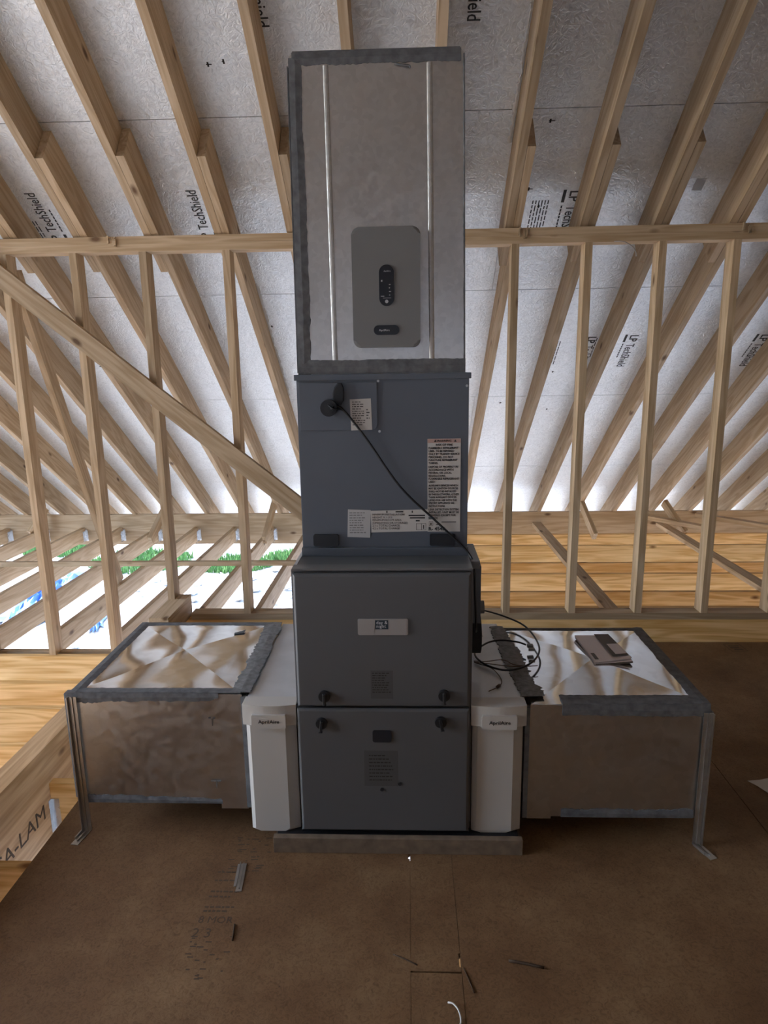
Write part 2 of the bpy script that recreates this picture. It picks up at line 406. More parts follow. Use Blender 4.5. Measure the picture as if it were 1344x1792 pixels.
# printing on the foil
def foil_text(body, size, x, s, down=True, mat='foil_ink', width=None, bold=.0):
    pn = panel_at(x, s)
    xd = RD if down else -RD
    return text('printed_lettering', body, size, roof(x, s, RDEP-.0008), xd, -RN, mat, pn, width=width, bold=bold, thick=.0006)
def foil_bars(x, s, rects):
    return bars('printed_lines', rects, roof(x, s, RDEP-.0003), RD, -RN, 'foil_ink', panel_at(x, s))
def foil_logo(x, s, down=True, k=1.0):
    """LP mark with its bar, the product name and the small line under it; x, s is where the mark starts"""
    d = 1 if down else -1
    foil_text('LP', .078*k, x, s, down, bold=.0012, width=.066*k)
    foil_text('TechShield', .078*k, x, s+d*.094*k, down, bold=.0005, width=.254*k)
    pn = panel_at(x, s); xd = RD*d
    o = roof(x, s, RDEP-.0003)
    bars('printed_lines', [(-.004, .074*k, -.036*k, -.020*k)]+[(.094*k+i*.022*k, .111*k+i*.022*k, -.031*k, -.023*k) for i in range(7)], o, xd, -RN, 'foil_ink', pn)
def fine(x, s):
    rr = []
    for i in range(6):
        p = 0
        while p < .22:
            l_ = random.uniform(.02, .05); rr.append((p, p+l_, -i*.016, -i*.016+.006)); p += l_+.008
    foil_bars(x, s, rr)
foil_logo(-.602, -1.242); foil_logo(.25, -1.239); foil_logo(.845, -.068); foil_logo(1.50, 1.095); foil_logo(1.222, 1.105); foil_logo(2.37, 1.11)
foil_logo(-1.085, .226, False); foil_logo(-2.175, 1.365, False); foil_logo(-1.93, .219, False)
fine(.74, -.01); fine(1.36, 1.12); fine(1.04, 1.15); fine(2.2, 1.2); fine(-2.02, .05); fine(1.36, .0)
bars('foil_patch', [(0, .10, 0, .06)], roof(-2.62, 1.33, RDEP-.0003), RD, -RN, 'paper2', panel_at(-2.6, 1.37))
bars('foil_patch', [(0, .07, 0, .05)], roof(1.46, -.12, RDEP-.0003), RD, -RN, 'paper2', panel_at(1.46, -.09))
for (x, s) in ((.66, -.45), (.69, .03), (.62, -.08), (-.9, .95), (-.5, 1.05), (-.75, 1.35), (-.72, 1.9), (-.6, 2.05), (.95, .9), (1.05, 1.5), (-.97, 2.3), (-.55, 2.2), (-1.4, .8), (-.85, -.75), (-.78, -.76), (.72, 1.9), (1.1, 2.0)):
    bars('nail_scuff', [(0, random.uniform(.01, .03), 0, .004), (.004, .012, -.008, .012)], roof(x, s, RDEP-.0003), V((1, 0, 0)), -RN, 'hole', panel_at(x, s))
band('torn_foil', roof(.502, -.95, RDEP-.002), roof(.502, -.35, RDEP-.002), (-1, 0, 0), .014, -RN, 'paper', panel_at(.45, -.7), .9, 30, .004)
band('torn_foil', roof(-.918, .55, RDEP-.002), roof(-.918, 1.75, RDEP-.002), (1, 0, 0), .012, -RN, 'paper', panel_at(-.9, .9), .9, 40, .004)
tube('strap_wire', [(1.05, 3.60, 2.17), (1.09, 3.58, 2.165), (1.14, 3.60, 2.145), (1.165, 3.62, 2.125), (1.17, 3.62, 2.10)], .0022, 'leg', ceil, 6, 4)
# braces hanging from the rafters
def brace(p, q, wd=.038, dp=.089, side=(1, 0, 0), mat='rafter'): return lumber('brace', p, q, wd, dp, side, mat, ceil)
brace((-2.195, 4.75, .01), (-2.207, 3.87, 2.12))
brace((1.75, 6.10, .0), (1.69, 6.42, .26)); brace((-1.354, 6.02, 0), (-1.33, 6.45, .27)); brace((-3.79, 6.35, 0), (-3.70, 6.52, .22)); brace((-2.45, 6.03, 0), (-2.40, 6.42, .27))
brace((2.62, 6.2, .0), (2.50, 6.45, .25)); brace((2.85, 6.1, .06), (2.3, 6.42, .12), .038, .089, (0, 0, 1)); brace((3.6, 5.7, .1), (2.75, 6.3, .16), .038, .089, (0, 0, 1))

# ------------------------------------------------------------------ back stud wall
wall = empty('wall_back', (0, 3.63, 0)); tag(wall, 'open pine stud wall with doubled top plate and diagonal brace', kind='structure')
WY = 3.63; WD = .089; yc = WY+WD/2
for z in (2.193, 2.231): lumber('top_plate', (-6.5, yc, z), (5.5, yc, z), WD, .0375, (0, 1, 0), 'plate', wall)
lumber('sole_plate', (-1.27, yc, .156), (5.5, yc, .156), WD, .038, (0, 1, 0), 'plate', wall)
for x in (-.957, -.585, -.21, .165, .541, .913, 1.287, 1.659, 2.03, 2.41, 2.78, 3.15, 3.53, 3.9):
    lumber('stud', (x+.019, yc, .175), (x+.019, yc, 2.174), W2, WD, (1, 0, 0), 'stud', wall)
lumber('stud', (-1.379, yc, .262), (-1.379, yc, 2.174), W2, WD, (1, 0, 0), 'stud', wall)
for x in (-1.77, -2.145, -2.53, -2.91, -3.3, -3.7):
    lumber('stud', (x+.019, yc, -.085), (x+.019, yc, 2.174), W2, WD, (1, 0, 0), 'stud', wall)
lumber('brace', (-2.33, WY-.02, 2.22), (.02, WY-.02, .30), .038, .10, (0, 1, 0), 'brace', wall)
for x_ in (-1.535, .593, 1.713):                      # twisted framing ties nailed over the plates
    bm = bmesh.new(); rt_ = random.Random(int(x_*100))
    add_box(bm, x_-.014, x_+.016, WY-.003, WY, 2.205, 2.247); add_box(bm, x_-.020, x_-.012, WY-.012, WY-.002, 2.215, 2.252); add_box(bm, x_+.010, x_+.024, WY-.010, WY-.001, 2.20, 2.238)
    for k in range(5):
        u, v_ = x_+rt_.uniform(-.018, .02), rt_.uniform(2.2, 2.25); add_box(bm, u-.003, u+.003, WY-.010, WY, v_-.003, v_+.003)
    bm_obj('framing_tie', bm, 'brace', wall)
lumber('block', (-1.345, 3.33, .20), (-1.345, 3.72, .20), .105, .125, (1, 0, 0), 'brace', wall)

# ------------------------------------------------------------------ floor: deck panels, joists, beam, ledger
floor = empty('floor'); tag(floor, 'brown strand board deck on pine joists, open joists beyond the wall', kind='structure')
TH = .018
DX0, DX1, DY0 = -1.234, 5.4, -5.6
def slab(pts):
    return prism('floor_panel', pts, 'z', -TH, 0, 'deck', floor)
g = .0012
slab([(DX0, .55), (-g, .55), (-g, 1.870), (-.0065, 1.872), (-.0065, 1.900), (-g, 1.902), (-g, WY), (DX0, WY)])
slab([(DX0, -1.88), (-g, -1.88), (-g, .547), (DX0, .547)])
slab([(0, 1.461), (.134-g, 1.461), (.134-g, 1.474), (.1285, 1.476), (.1285, 1.516), (.134-g, 1.518), (.134-g, WY), (0, WY)])
slab([(0, -.9), (.134-g, -.9), (.134-g, 1.456), (0, 1.456)])
slab([(.134, 1.2), (1.21-g, 1.2), (1.21-g, WY), (.134, WY)]); slab([(.134, -1.2), (1.21-g, -1.2), (1.21-g, 1.198), (.134, 1.198)])
slab([(1.21+g, .3), (2.43-g, .3), (2.43-g, WY), (1.21+g, WY)]); slab([(1.21+g, -2.1), (2.43-g, -2.1), (2.43-g, .298), (1.21+g, .298)])
slab([(2.43, .9), (3.65-g, .9), (3.65-g, WY), (2.43, WY)]); slab([(2.43, -1.5), (3.65-g, -1.5), (3.65-g, .898), (2.43, .898)])
slab([(3.65, -1.2), (DX1, -1.2), (DX1, WY), (3.65, WY)])
slab([(DX0, DY0), (0, DY0), (0, -1.882), (DX0, -1.882)]); slab([(0, DY0), (.134, DY0), (.134, -.902), (0, -.902)])
slab([(.134, DY0), (1.21-g, DY0), (1.21-g, -1.202), (.134, -1.202)]); slab([(1.21, DY0), (2.43, DY0), (2.43, -2.102), (1.21, -2.102)])
slab([(2.43, DY0), (3.65, DY0), (3.65, -1.502), (2.43, -1.502)]); slab([(3.65, DY0), (DX1, DY0), (DX1, -1.202), (3.65, -1.202)])
def seam_light_stop(x0, x1, y0, y1): box('seam_light_stop', (x0, x1, y0, y1, -.014, -.007), 'deck', floor)  # strips added below the seams to stop light leaking up
for (x, cuts) in ((-.0006, ((-1.88, 1.871), (1.901, WY))), (.1334, ((-1.2, 1.475), (1.517, WY))), (1.21, ((-2.1, WY),)), (2.43, ((-1.5, WY),))):
    for y0, y1 in cuts: seam_light_stop(x-.0045, x+.0045, y0, y1)
seam_light_stop(.002, .13, 1.448, 1.466)
JD = .235
def joist_x(y, x0, x1, ztop, dep=JD, mat='joist'):
    return lumber('joist', (x0, y, ztop-dep/2), (x1, y, ztop-dep/2), W2, dep, (0, 1, 0), mat, floor)
def joist_y(x, y0, y1, ztop, dep=.14, mat='porchjoist'):
    return lumber('joist', (x, y0, ztop-dep/2), (x, y1, ztop-dep/2), W2, dep, (1, 0, 0), mat, floor)
BX = -1.416
for y in (-3.6, -3.2, -2.8, -2.35, -1.95, -1.5, -1.1, -.7, -.3, .1, .5, .9, 1.25, 1.60, 1.846, 2.30, 2.62, 2.94, 3.22):       # under the deck, right of the beam
    joist_x(y, BX, DX1, -TH-.002)
for y in (-.3, .3, .9, 1.4, 1.86, 2.27, 2.60, 2.93, 3.20):                      # left of the beam
    joist_x(y, -6.3, BX-.089, -.045)
joist_x(WY+.0, -6.3, BX-.089, -.085); joist_x(WY+.07, -6.3, BX-.089, -.085, JD, 'porchjoist')
beam = lumber('laminated_beam', (BX-.0445, -4.0, .137-.25), (BX-.0445, WY+.08, .137-.25), .089, .50, (1, 0, 0), 'lam', floor)
text('printed_lettering', 'VERSA-LAM', .088, (BX+.0008, 1.755, -.135), (0, 1, 0), (1, 0, 0), 'stamp_ink', floor, width=.475)
# the header under the wall on the right
lumber('header', (-1.36, WY+.019, .0685-.1), (5.4, WY+.019, .0685-.1), .038, .337, (0, 1, 0), 'headwood', floor)
lumber('header', (-1.36, WY+.065, .0685-.1), (5.4, WY+.065, .0685-.1), .038, .337, (0, 1, 0), 'joist', floor)
EY = 6.58
for x in (-5.7, -5.31, -4.92, -4.53, -4.14, -3.75, -3.345, -2.95, -2.56, -2.16, -1.76, -1.37, -.99, -.60):
    joist_y(x-.019, WY+.09, EY, .0)
for x in (-.12, -.08): joist_y(x, WY+.09, EY, 0, .235, 'joist')
JR = (3.87, 4.19, 4.50, 4.94, 5.23, 5.76, 6.18)
for y in JR: joist_x(y+.019, -.06, 5.4, random.uniform(-.004, .004), .235)
led = lumber('ledger', (-6.6, EY+.019, -.0225), (5.6, EY+.019, -.0225), .038, .315, (0, 1, 0), 'porchjoist', floor)
for x in (-4.14, -3.75, -3.345, -2.95, -2.56, -2.16, -1.76, -1.37, -.99, -.60):
    bm = bmesh.new()
    for sx in (-1, 1):
        add_box(bm, x-.019+sx*.0205-.0008, x-.019+sx*.0205+.0008, EY-.055, EY, -.14, -.035)
    add_box(bm, x-.042, x+.004, EY-.06, EY, -.1425, -.1405)
    add_box(bm, x+.001, x+.028, EY-.002, EY, -.14, -.02); add_box(bm, x-.066, x-.039, EY-.002, EY, -.14, -.02)
    bm_obj('joist_hanger', bm, 'hanger', floor)
for y in (1.846, 2.30, 2.62):
    bm = bmesh.new()
    add_box(bm, BX, BX+.032, y-.021, y-.0195, -.235, -.085); add_box(bm, BX, BX+.032, y+.0195, y+.021, -.235, -.085)
    add_box(bm, BX, BX+.0015, y-.038, y-.0195, -.225, -.085); add_box(bm, BX, BX+.0015, y+.0195, y+.038, -.225, -.085); add_box(bm, BX, BX+.06, y-.021, y+.021, -.258, -.256)
    bm_obj('joist_hanger', bm, 'hanger', floor)
lumber('runner_board', (-6.2, 5.20, .019), (-.13, 5.20, .019), .038, .038, (0, 1, 0), 'porchjoist', floor)
lumber('runner_board', (1.29, 6.55, .020), (1.30, 3.98, .020), .089, .038, (1, 0, 0), 'brace', floor)
lumber('runner_board', (2.50, 6.5, .020), (2.495, 3.9, .020), .089, .038, (1, 0, 0), 'brace', floor)
disc('bolt_hole', (1.35, 4.495+.002, -.09), (0, -1, 0), .012, .004, 'hole', floor)
# printed marks on the deck
bars('stamp_print', [(-.045, .045, .0, .003), (-.045, .045, -.10, -.097), (-.045, -.042, -.10, .0), (.042, .045, -.10, .0), (-.03, .03, -.03, -.02), (-.03, .02, -.055, -.04), (-.02, .03, -.08, -.066)], (1.83, 3.60, .0002), (1, .05, 0), (0, 0, 1), 'stamp_ink', floor)
st = []
for (y, l_) in ((1.80, .07), (1.765, .085), (1.72, .075), (1.70, .06), (1.66, .08), (1.645, .07)):
    x = -.61
    while x < -.61+l_:
        d = random.uniform(.006, .016); st.append((x, x+d, y, y+.006)); x += d+.004
for i in range(22): a = random.uniform(-.62, -.50); y = random.uniform(1.42, 1.56); st.append((a, a+random.uniform(.004, .02), y, y+.004))
for i in range(34): a = random.uniform(-.60, -.47); y = random.uniform(1.80, 1.96); st.append((a, a+random.uniform(.004, .025), y, y+.004))
bars('stamp_print', st, (0, 0, .0002), (1, 0, 0), (0, 0, 1), 'stamp_ink', floor)
text('stamp_print', '8 MOR', .034, (-.615, 1.605, .0004), (1, 0, 0), (0, 0, 1), 'stamp_ink', floor)
text('stamp_print', '2 3', .045, (-.62, 1.555, .0004), (1, 0, 0), (0, 0, 1), 'stamp_ink', floor)

# unseen end walls, added to control daylight coming in from the sides
def gable(name, xa, label, OY0, OY1, OZ):
    w_ = empty(name, (xa, 0, 0)); tag(w_, label, kind='structure')
    GZ0 = -.3
    def rz(y):
        y = y if y >= RIDGE_Y else 2*RIDGE_Y-y
        return roof(0, s_of_y(y, RDEP), RDEP).z
    ym = OY1
    while rz(ym) < OZ: ym -= .02
    prism('sheathing', [(-7.6, GZ0), (OY0, GZ0), (OY0, rz(OY0))] + ([(RIDGE_Y, rz(RIDGE_Y))] if OY0 > RIDGE_Y else []) + [(-7.6, rz(-7.6))], 'x', xa-.02, xa, 'osb_edge', w_)
    prism('sheathing', [(OY1, GZ0), (7.0, GZ0), (7.0, rz(7.0)), (OY1, rz(OY1))], 'x', xa-.02, xa, 'osb_edge', w_)
    top = [(OY0, OZ), (ym, OZ)] + ([(OY1, OZ), (OY1, rz(OY1))] if ym == OY1 else []) + ([(RIDGE_Y, rz(RIDGE_Y))] if OY0 < RIDGE_Y else []) + [(OY0, rz(OY0))]
    prism('sheathing', top, 'x', xa-.02, xa, 'osb_edge', w_)
gable('added_wall_left', XL+.2, 'unseen added strand board gable wall, opening shaped to let in daylight', -.9, 3.5, 3.7)  # invented wall, its opening sized to bring in light from the left
GE = roof(0, s_of_y(7.0, RDEP), RDEP)
wr = prism('added_wall_right', [(2*RIDGE_Y-GE.y, -.3), (GE.y, -.3), (GE.y, GE.z), (RIDGE_Y, roof(0, s_of_y(RIDGE_Y, RDEP), RDEP).z), (2*RIDGE_Y-GE.y, GE.z)], 'x', XR-.22, XR-.2, 'osb_edge'); tag(wr, 'unseen strand board gable wall, added to keep side light out', kind='structure')  # closed end wall out of view, put in to darken the right side
bk_ = slab([(XL+.2, DY0), (DX0-.002, DY0), (DX0-.002, -1.2), (XL+.2, -1.2)])

# ------------------------------------------------------------------ furnace pad
pad = empty('equipment_pad', (-.04, 2.25, 0)); tag(pad, 'low brown wooden pad with black rim under the furnace', 'pad')
box('pad_board', (-.449, .365, 1.893, 1.915, 0, .055), 'padwood', pad, .002)
box('platform', (-.449, .365, 1.915, 2.66, 0, .038), 'padwood', pad)
box('drain_pan', (-.44, .355, 1.918, 2.64, .038, .0495), 'black', pad)

# ------------------------------------------------------------------ furnace
fu = empty('furnace', (-.082, 2.28, .0495)); tag(fu, 'dark grey upright gas furnace cabinet with two doors and badge', 'furnace')
FX0, FX1 = -.360, .197; CX0_ = -.346
case = box('case', (FX0, FX1, 1.940, 2.64, .062, .957), 'furnace', fu, .003)
box('base_rail', (FX0+.002, FX1-.002, 1.936, 2.63, .0495, .0635), 'black', fu)  # black also carries the dark shade at the furnace foot
def door(name, x0, x1, z0, z1, parent):
    bm = bmesh.new(); add_box(bm, x0, x1, 1.922, 1.9405, z0, z1)
    bm.faces.ensure_lookup_table()
    f = min(bm.faces, key=lambda f: f.calc_center_median().y)
    bmesh.ops.inset_region(bm, faces=[f], thickness=.014, depth=0)
    bmesh.ops.inset_region(bm, faces=[f], thickness=.009, depth=.007)
    bmesh.ops.bevel(bm, geom=[e for e in bm.edges if e.calc_face_angle(0) > .3], offset=.0025, segments=2, profile=.6, affect='EDGES')
    return bm_obj(name, bm, 'furnace', parent)
du = door('upper_door', -.352, .189, .512, .950, fu)
dl = door('lower_door', -.356, .190, .066, .505, fu)
box('top_edge', (FX0+.002, CX0_-.003, 1.965, 2.637, .9565, .959), 'cabinet_top', fu)
box('top_flange', (FX0+.004, FX1-.004, 1.93, 1.975, .957, .963), 'furnace_edge', fu, .001)
def knob(x, z, ang, parent):
    k = disc('knob', (x, 1.9165, z), (0, -1, 0), .0185, .010, 'black', parent, 28, .003)
    bm = bmesh.new(); add_box(bm, -.0045, .0045, 1.898, 1.907, -.026, .012)
    bmesh.ops.rotate(bm, verts=bm.verts, cent=(0, 0, 0), matrix=Matrix.Rotation(ang, 3, 'Y')); bmesh.ops.translate(bm, verts=bm.verts, vec=(x, 0, z))
    bmesh.ops.bevel(bm, geom=bm.edges[:], offset=.0015, segments=1, affect='EDGES')
    bm_obj('tab', bm, 'black', k)
knob(-.266, .551, .0, du); knob(.109, .555, 0, du); knob(-.278, .458, .12, dl); knob(.099, .464, -.2, dl)
FYF = 1.9155
bd = prism('badge', rrect(-.156, -.002, .756, .808, .005), 'y', 1.911, 1.9165, 'badge', du, .001)
prism('badge_panel', rrect(-.151, -.105, .761, .803, .003), 'y', 1.9100, 1.9112, 'badge', bd); prism('badge_panel', rrect(-.060, -.007, .761, .803, .003), 'y', 1.9100, 1.9112, 'badge', bd)
box('logo_square', (-.1025, -.0625, 1.9095, 1.9112, .7755, .8045), 'navy', bd); box('logo_shading', (-.1025, -.0625, 1.9100, 1.9112, .762, .7755), 'badge', bd)  # block stands in for the shading below the logo, in plain badge colour
text('logo_lettering', 'day &\nnight', .0145, (-.0995, 1.9092, .7925), (1, 0, 0), (0, -1, 0), 'wht_ink', bd, space=.8, width=.034)
def sticker(name, x0, x1, z0, z1, y, mat, parent, tilt=0): 
    bm = bmesh.new(); add_box(bm, x0, x1, y-.0006, y+.0004, z0, z1)
    if tilt: bmesh.ops.rotate(bm, verts=bm.verts, cent=((x0+x1)/2, y, (z0+z1)/2), matrix=Matrix.Rotation(tilt, 3, 'Y'))
    return bm_obj(name, bm, mat, parent)
def print_lines(parent, x0, x1, z0, z1, y, rows, mat='ink_soft', h=.4):
    rr = []; dz = (z1-z0)/rows
    for i in range(rows):
        p = x0; end = x0+(x1-x0)*random.uniform(.6, 1)
        while p < end:
            l_ = random.uniform(.003, .012); rr.append((p, min(p+l_, x1), z1-(i+.5)*dz-dz*h/2, z1-(i+.5)*dz+dz*h/2)); p += l_+.0025
    bars('printed_lines', rr, (0, y, 0), (1, 0, 0), (0, -1, 0), mat, parent, .0002)
s1 = sticker('sticker', -.120, -.050, .542, .637, FYF, 'dark_label', du); print_lines(s1, -.115, -.056, .56, .632, FYF-.0007, 9, 'hole', .35)
s2 = sticker('sticker', -.146, -.037, .234, .361, FYF, 'dark_label', dl); print_lines(s2, -.13, -.05, .25, .35, FYF-.0007, 8, 'hole', .3)
disc('screw', (-.090, FYF, .222), (0, -1, 0), .006, .003, 'black', dl, 12); disc('screw', (-.032, FYF, .243), (0, -1, 0), .006, .003, 'black', dl, 12)
prism('sight_window', rrect(-.117, -.057, .392, .433, .007), 'y', 1.9115, 1.9165, 'glass_black', dl, .001)
# fittings on the furnace's side
box('junction_box', (FX1, FX1+.038, 2.06, 2.24, .735, .93), 'coil', fu, .003)
box('side_plate', (FX1, FX1+.03, 2.03, 2.25, .93, .955), 'furnace_edge', fu, .002)
disc('conduit_knockout', (FX1+.03, 2.16, .755), (1, 0, 0), .022, .03, 'device', fu, 20, .003)
disc('intake_flange', (FX1, 2.20, .645), (1, 0, 0), .070, .052, 'rubber', fu, 36, .012)
tube('clamp_wire', [(FX1+.054, 2.13, .66), (FX1+.058, 2.2, .652), (FX1+.05, 2.26, .66)], .0015, 'leg', fu, 6, 3)

# ------------------------------------------------------------------ evaporator coil
co = empty('evaporator_coil', (-.077, 2.36, .957)); tag(co, 'slate grey coil cabinet with warning labels standing on the furnace', 'coil cabinet')
CX0, CX1, CY = -.346, .192, 2.10
box('case', (CX0, CX1, CY, 2.62, .963, 1.533), 'coil', co, .003)
box('base_rail', (CX0-.002, CX1+.002, CY-.012, CY+.01, .957, .985), 'coil', co, .002)
box('top_cleat', (CX0-.006, CX1+.006, CY-.006, 2.626, 1.522, 1.540), 'coil', co, .002)
ap = prism('access_plate', [(-.338, 1.515), (-.338, 1.367), (-.110, 1.367), (-.101, 1.370), (-.096, 1.376), (-.094, 1.386), (-.094, 1.515)], 'y', CY-.0065, CY+.001, 'coil', co, .0015)
# two capped line stubs with rubber grommets
st_ = disc('line_stub', (-.243, CY-.005, 1.438), (0, -1, 0), .026, .030, 'rubber', ap, 26, .006); disc('stub_rim', (-.243, CY-.035, 1.438), (0, -1, 0), .015, .003, 'black', st_, 22)
gr_ = []
prism('grommet_flap', [(-.232, 1.448), (-.206, 1.445), (-.197, 1.46), (-.196, 1.497), (-.203, 1.513), (-.214, 1.514), (-.226, 1.500), (-.231, 1.482)], 'y', CY-.022, CY-.003, 'rubber', ap, .004)
tube('line_wire', [(-.243, CY-.04, 1.447), (-.225, CY-.045, 1.436), (-.205, CY-.02, 1.432), (-.19, CY-.008, 1.418)], .0022, 'rubber', ap, 6, 4)
for x in (-.309, .070):
    h = prism('knockout_cover', rrect(x, x+.083, .990, 1.029, .006), 'y', CY-.010, CY+.001, 'rubber', co, .002)
for (x, z) in ((-.09, 1.518), (-.088, 1.362), (.185, 1.50)): disc('screw', (x, CY, z), (0, -1, 0), .004, .003, 'leg', co, 10)
YL = CY-.0012
l1 = sticker('label', -.178, -.112, 1.367, 1.464, CY-.0070, 'paper', co, -.03); l1['label'] = 'small white data label'
print_lines(l1, -.172, -.132, 1.38, 1.458, CY-.0080, 11); print_lines(l1, -.128, -.118, 1.40, 1.435, CY-.0080, 4)
l3 = sticker('label', -.196, -.122, 1.018, 1.110, YL, 'paper2', co, .04); print_lines(l3, -.190, -.13, 1.03, 1.104, YL-.0008, 9, 'ink_soft', .25)
l2 = sticker('label', -.120, .0635, 1.036, 1.108, YL, 'paper', co, -.02); l2['label'] = 'wide caution label'
text('lettering', 'MINIMUM INSTALLATION\nHEIGHT X > 0 ft.\nMINIMUM ROOM AREA\n(OPERATING OR STORAGE)\n2.1 x TOTAL CHARGE\n4.2 x TOTAL CHARGE', .0092, (-.116, YL-.0009, 1.0905), (1, 0, 0), (0, -1, 0), 'ink', l2, space=1.0)
bars('printed_lines', [(-.07, -.066, 1.099, 1.106), (.012, .016, 1.099, 1.106), (-.04, -.015, 1.1005, 1.1045), (.002, .055, 1.088, 1.092), (.006, .055, 1.080, 1.084), (.025, .038, 1.070, 1.075), (.026, .058, 1.0625, 1.0635), (.026, .058, 1.0415, 1.0425), (.026, .027, 1.042, 1.063), (.043, .044, 1.042, 1.063), (.057, .058, 1.042, 1.063), (.049, .052, 1.045, 1.058)], (0, YL-.0008, 0), (1, 0, 0), (0, -1, 0), 'ink', l2, .0002)
l4 = sticker('label', .063, .168, 1.036, 1.337, YL-.0004, 'paper', co); l4['label'] = 'tall flammable refrigerant warning label'
yy = YL-.0012
hd = sticker('label_header', .0635, .1675, 1.324, 1.3365, yy+.0004, 'pink', l4)
text('lettering', 'WARNING', .0095, (.1155, yy-.0006, 1.327), (1, 0, 0), (0, -1, 0), 'ink', l4, 'CENTER', bold=.0002)
for sx in (.083, .146): prism('warning_triangle', [(sx, 1.327), (sx+.009, 1.327), (sx+.0045, 1.3345)], 'y', yy-.0006, yy, 'ink', l4)
text('lettering', 'RISK OF FIRE', .0095, (.1155, yy-.0003, 1.3145), (1, 0, 0), (0, -1, 0), 'ink', l4, 'CENTER', bold=.0002)
blk = [('FLAMMABLE REFRIGERANT\nUSED. TO BE REPAIRED\nONLY BY TRAINED SERVICE\nPERSONNEL. DO NOT\nPUNCTURE REFRIGERANT\nTUBING.', 1.3045), ('DISPOSE OF PROPERLY IN\nACCORDANCE WITH\nFEDERAL OR LOCAL\nREGULATIONS.\nFLAMMABLE REFRIGERANT\nUSED.', 1.2445), ('AUXILIARY DEVICES WHICH\nMAY BE IGNITION SOURCES\nSHALL NOT BE INSTALLED\nIN THE DUCTWORK, OTHER\nTHAN AUXILIARY DEVICES\nLISTED FOR USE WITH THE\nSPECIFIC APPLIANCE. SEE\nINSTRUCTIONS.', 1.1845), ('LEAK DETECTION SYSTEM\nINSTALLED. UNIT MUST BE\nPOWERED EXCEPT FOR\nSERVICE.', 1.1065)]
for body, z in blk: text('lettering', body, .0092, (.066, yy-.0003, z), (1, 0, 0), (0, -1, 0), 'ink', l4, space=1.04, width=.098, bold=.00025)
text('lettering', 'R- 454B', .0165, (.066, yy-.0003, 1.040), (1, 0, 0), (0, -1, 0), 'ink', l4, bold=.0005)
bars('printed_lines', [(.068, .08, 1.0555, 1.0563), (.068, .08, 1.070, 1.0708), (.068, .0688, 1.0555, 1.0708), (.0795, .0803, 1.0555, 1.0708), (.072, .076, 1.058, 1.066), (.108, .155, 1.0665, 1.0695), (.09, .10, 1.058, 1.061)], (0, yy-.0002, 0), (1, 0, 0), (0, -1, 0), 'ink_soft', l4, .0002)

# ------------------------------------------------------------------ supply plenum
pl = empty('supply_plenum', (-.08, 2.36, 1.54)); tag(pl, 'tall galvanized sheet metal plenum with dark sealed edges atop coil cabinet', 'plenum')
PY = 2.105
bm = bmesh.new(); add_box(bm, -.338, .180, PY, 2.61, 1.54, 2.434)
for v in bm.verts:
    if v.co.z > 2: v.co.x += .006 if v.co.x < 0 else -.012
bmesh.ops.bevel(bm, geom=[e for e in bm.edges if abs(e.verts[0].co.z-e.verts[1].co.z) < .01 and e.verts[0].co.z > 2 and abs(e.verts[0].co.y-e.verts[1].co.y) > .1], offset=.012, segments=1, affect='EDGES')
bm_obj('case', bm, 'galv', pl)
for (xa, xb) in ((-.226, -.222), (.069, .077)):
    bm = bmesh.new()
    prof = [(-.008, 0), (-.005, -.002), (0, -.003), (.005, -.002), (.008, 0)]
    rows = []
    for f in (0, 1): rows.append([bm.verts.new((xa+(xb-xa)*f+px_, PY+py_, 2.400-(2.400-1.583)*f)) for px_, py_ in prof])
    for i in range(4): bm.faces.new((rows[0][i], rows[0][i+1], rows[1][i+1], rows[1][i]))
    bm.faces.new(rows[0]); bm.faces.new(rows[1])
    bm_obj('rib', bm, 'rib', pl)
NF = (0, -1, 0)
band('sealant_band', (-.332, PY, 2.420), (-.338, PY, 1.54), (1, 0, 0), .036, NF, 'mastic', pl, .12, 40, .003, .042)
band('sealant_band', (-.322, PY, 2.434), (.158, PY, 2.434), (0, 0, -1), .032, NF, 'mastic', pl, .14, 40, .003)
band('sealant_band', (-.338, PY, 1.541), (.180, PY, 1.541), (0, 0, 1), .042, NF, 'mastic', pl, .06, 30, .004)
band('sealant_band', (.1685, PY, 2.42), (.1795, PY, 1.57), (-1, 0, 0), .005, NF, 'mastic', pl, .4, 40, .002)
band('sealant_band', (-.334, PY-.002, 2.40), (-.3385, PY-.002, 1.545), (0, 1, 0), .05, (-1, 0, 0), 'mastic', pl, .1, 20, .003)
band('sealant_band', (-.320, PY-.002, 2.4345), (.155, PY-.002, 2.4345), (0, 1, 0), .04, (0, 0, 1), 'mastic', pl, .1, 20, .003)
tube('sealant_drip', [(-.03, PY-.004, 2.398), (-.005, PY-.004, 2.394), (.012, PY-.004, 2.392), (.014, PY-.004, 2.386)], .0025, 'mastic', pl, 6, 3)

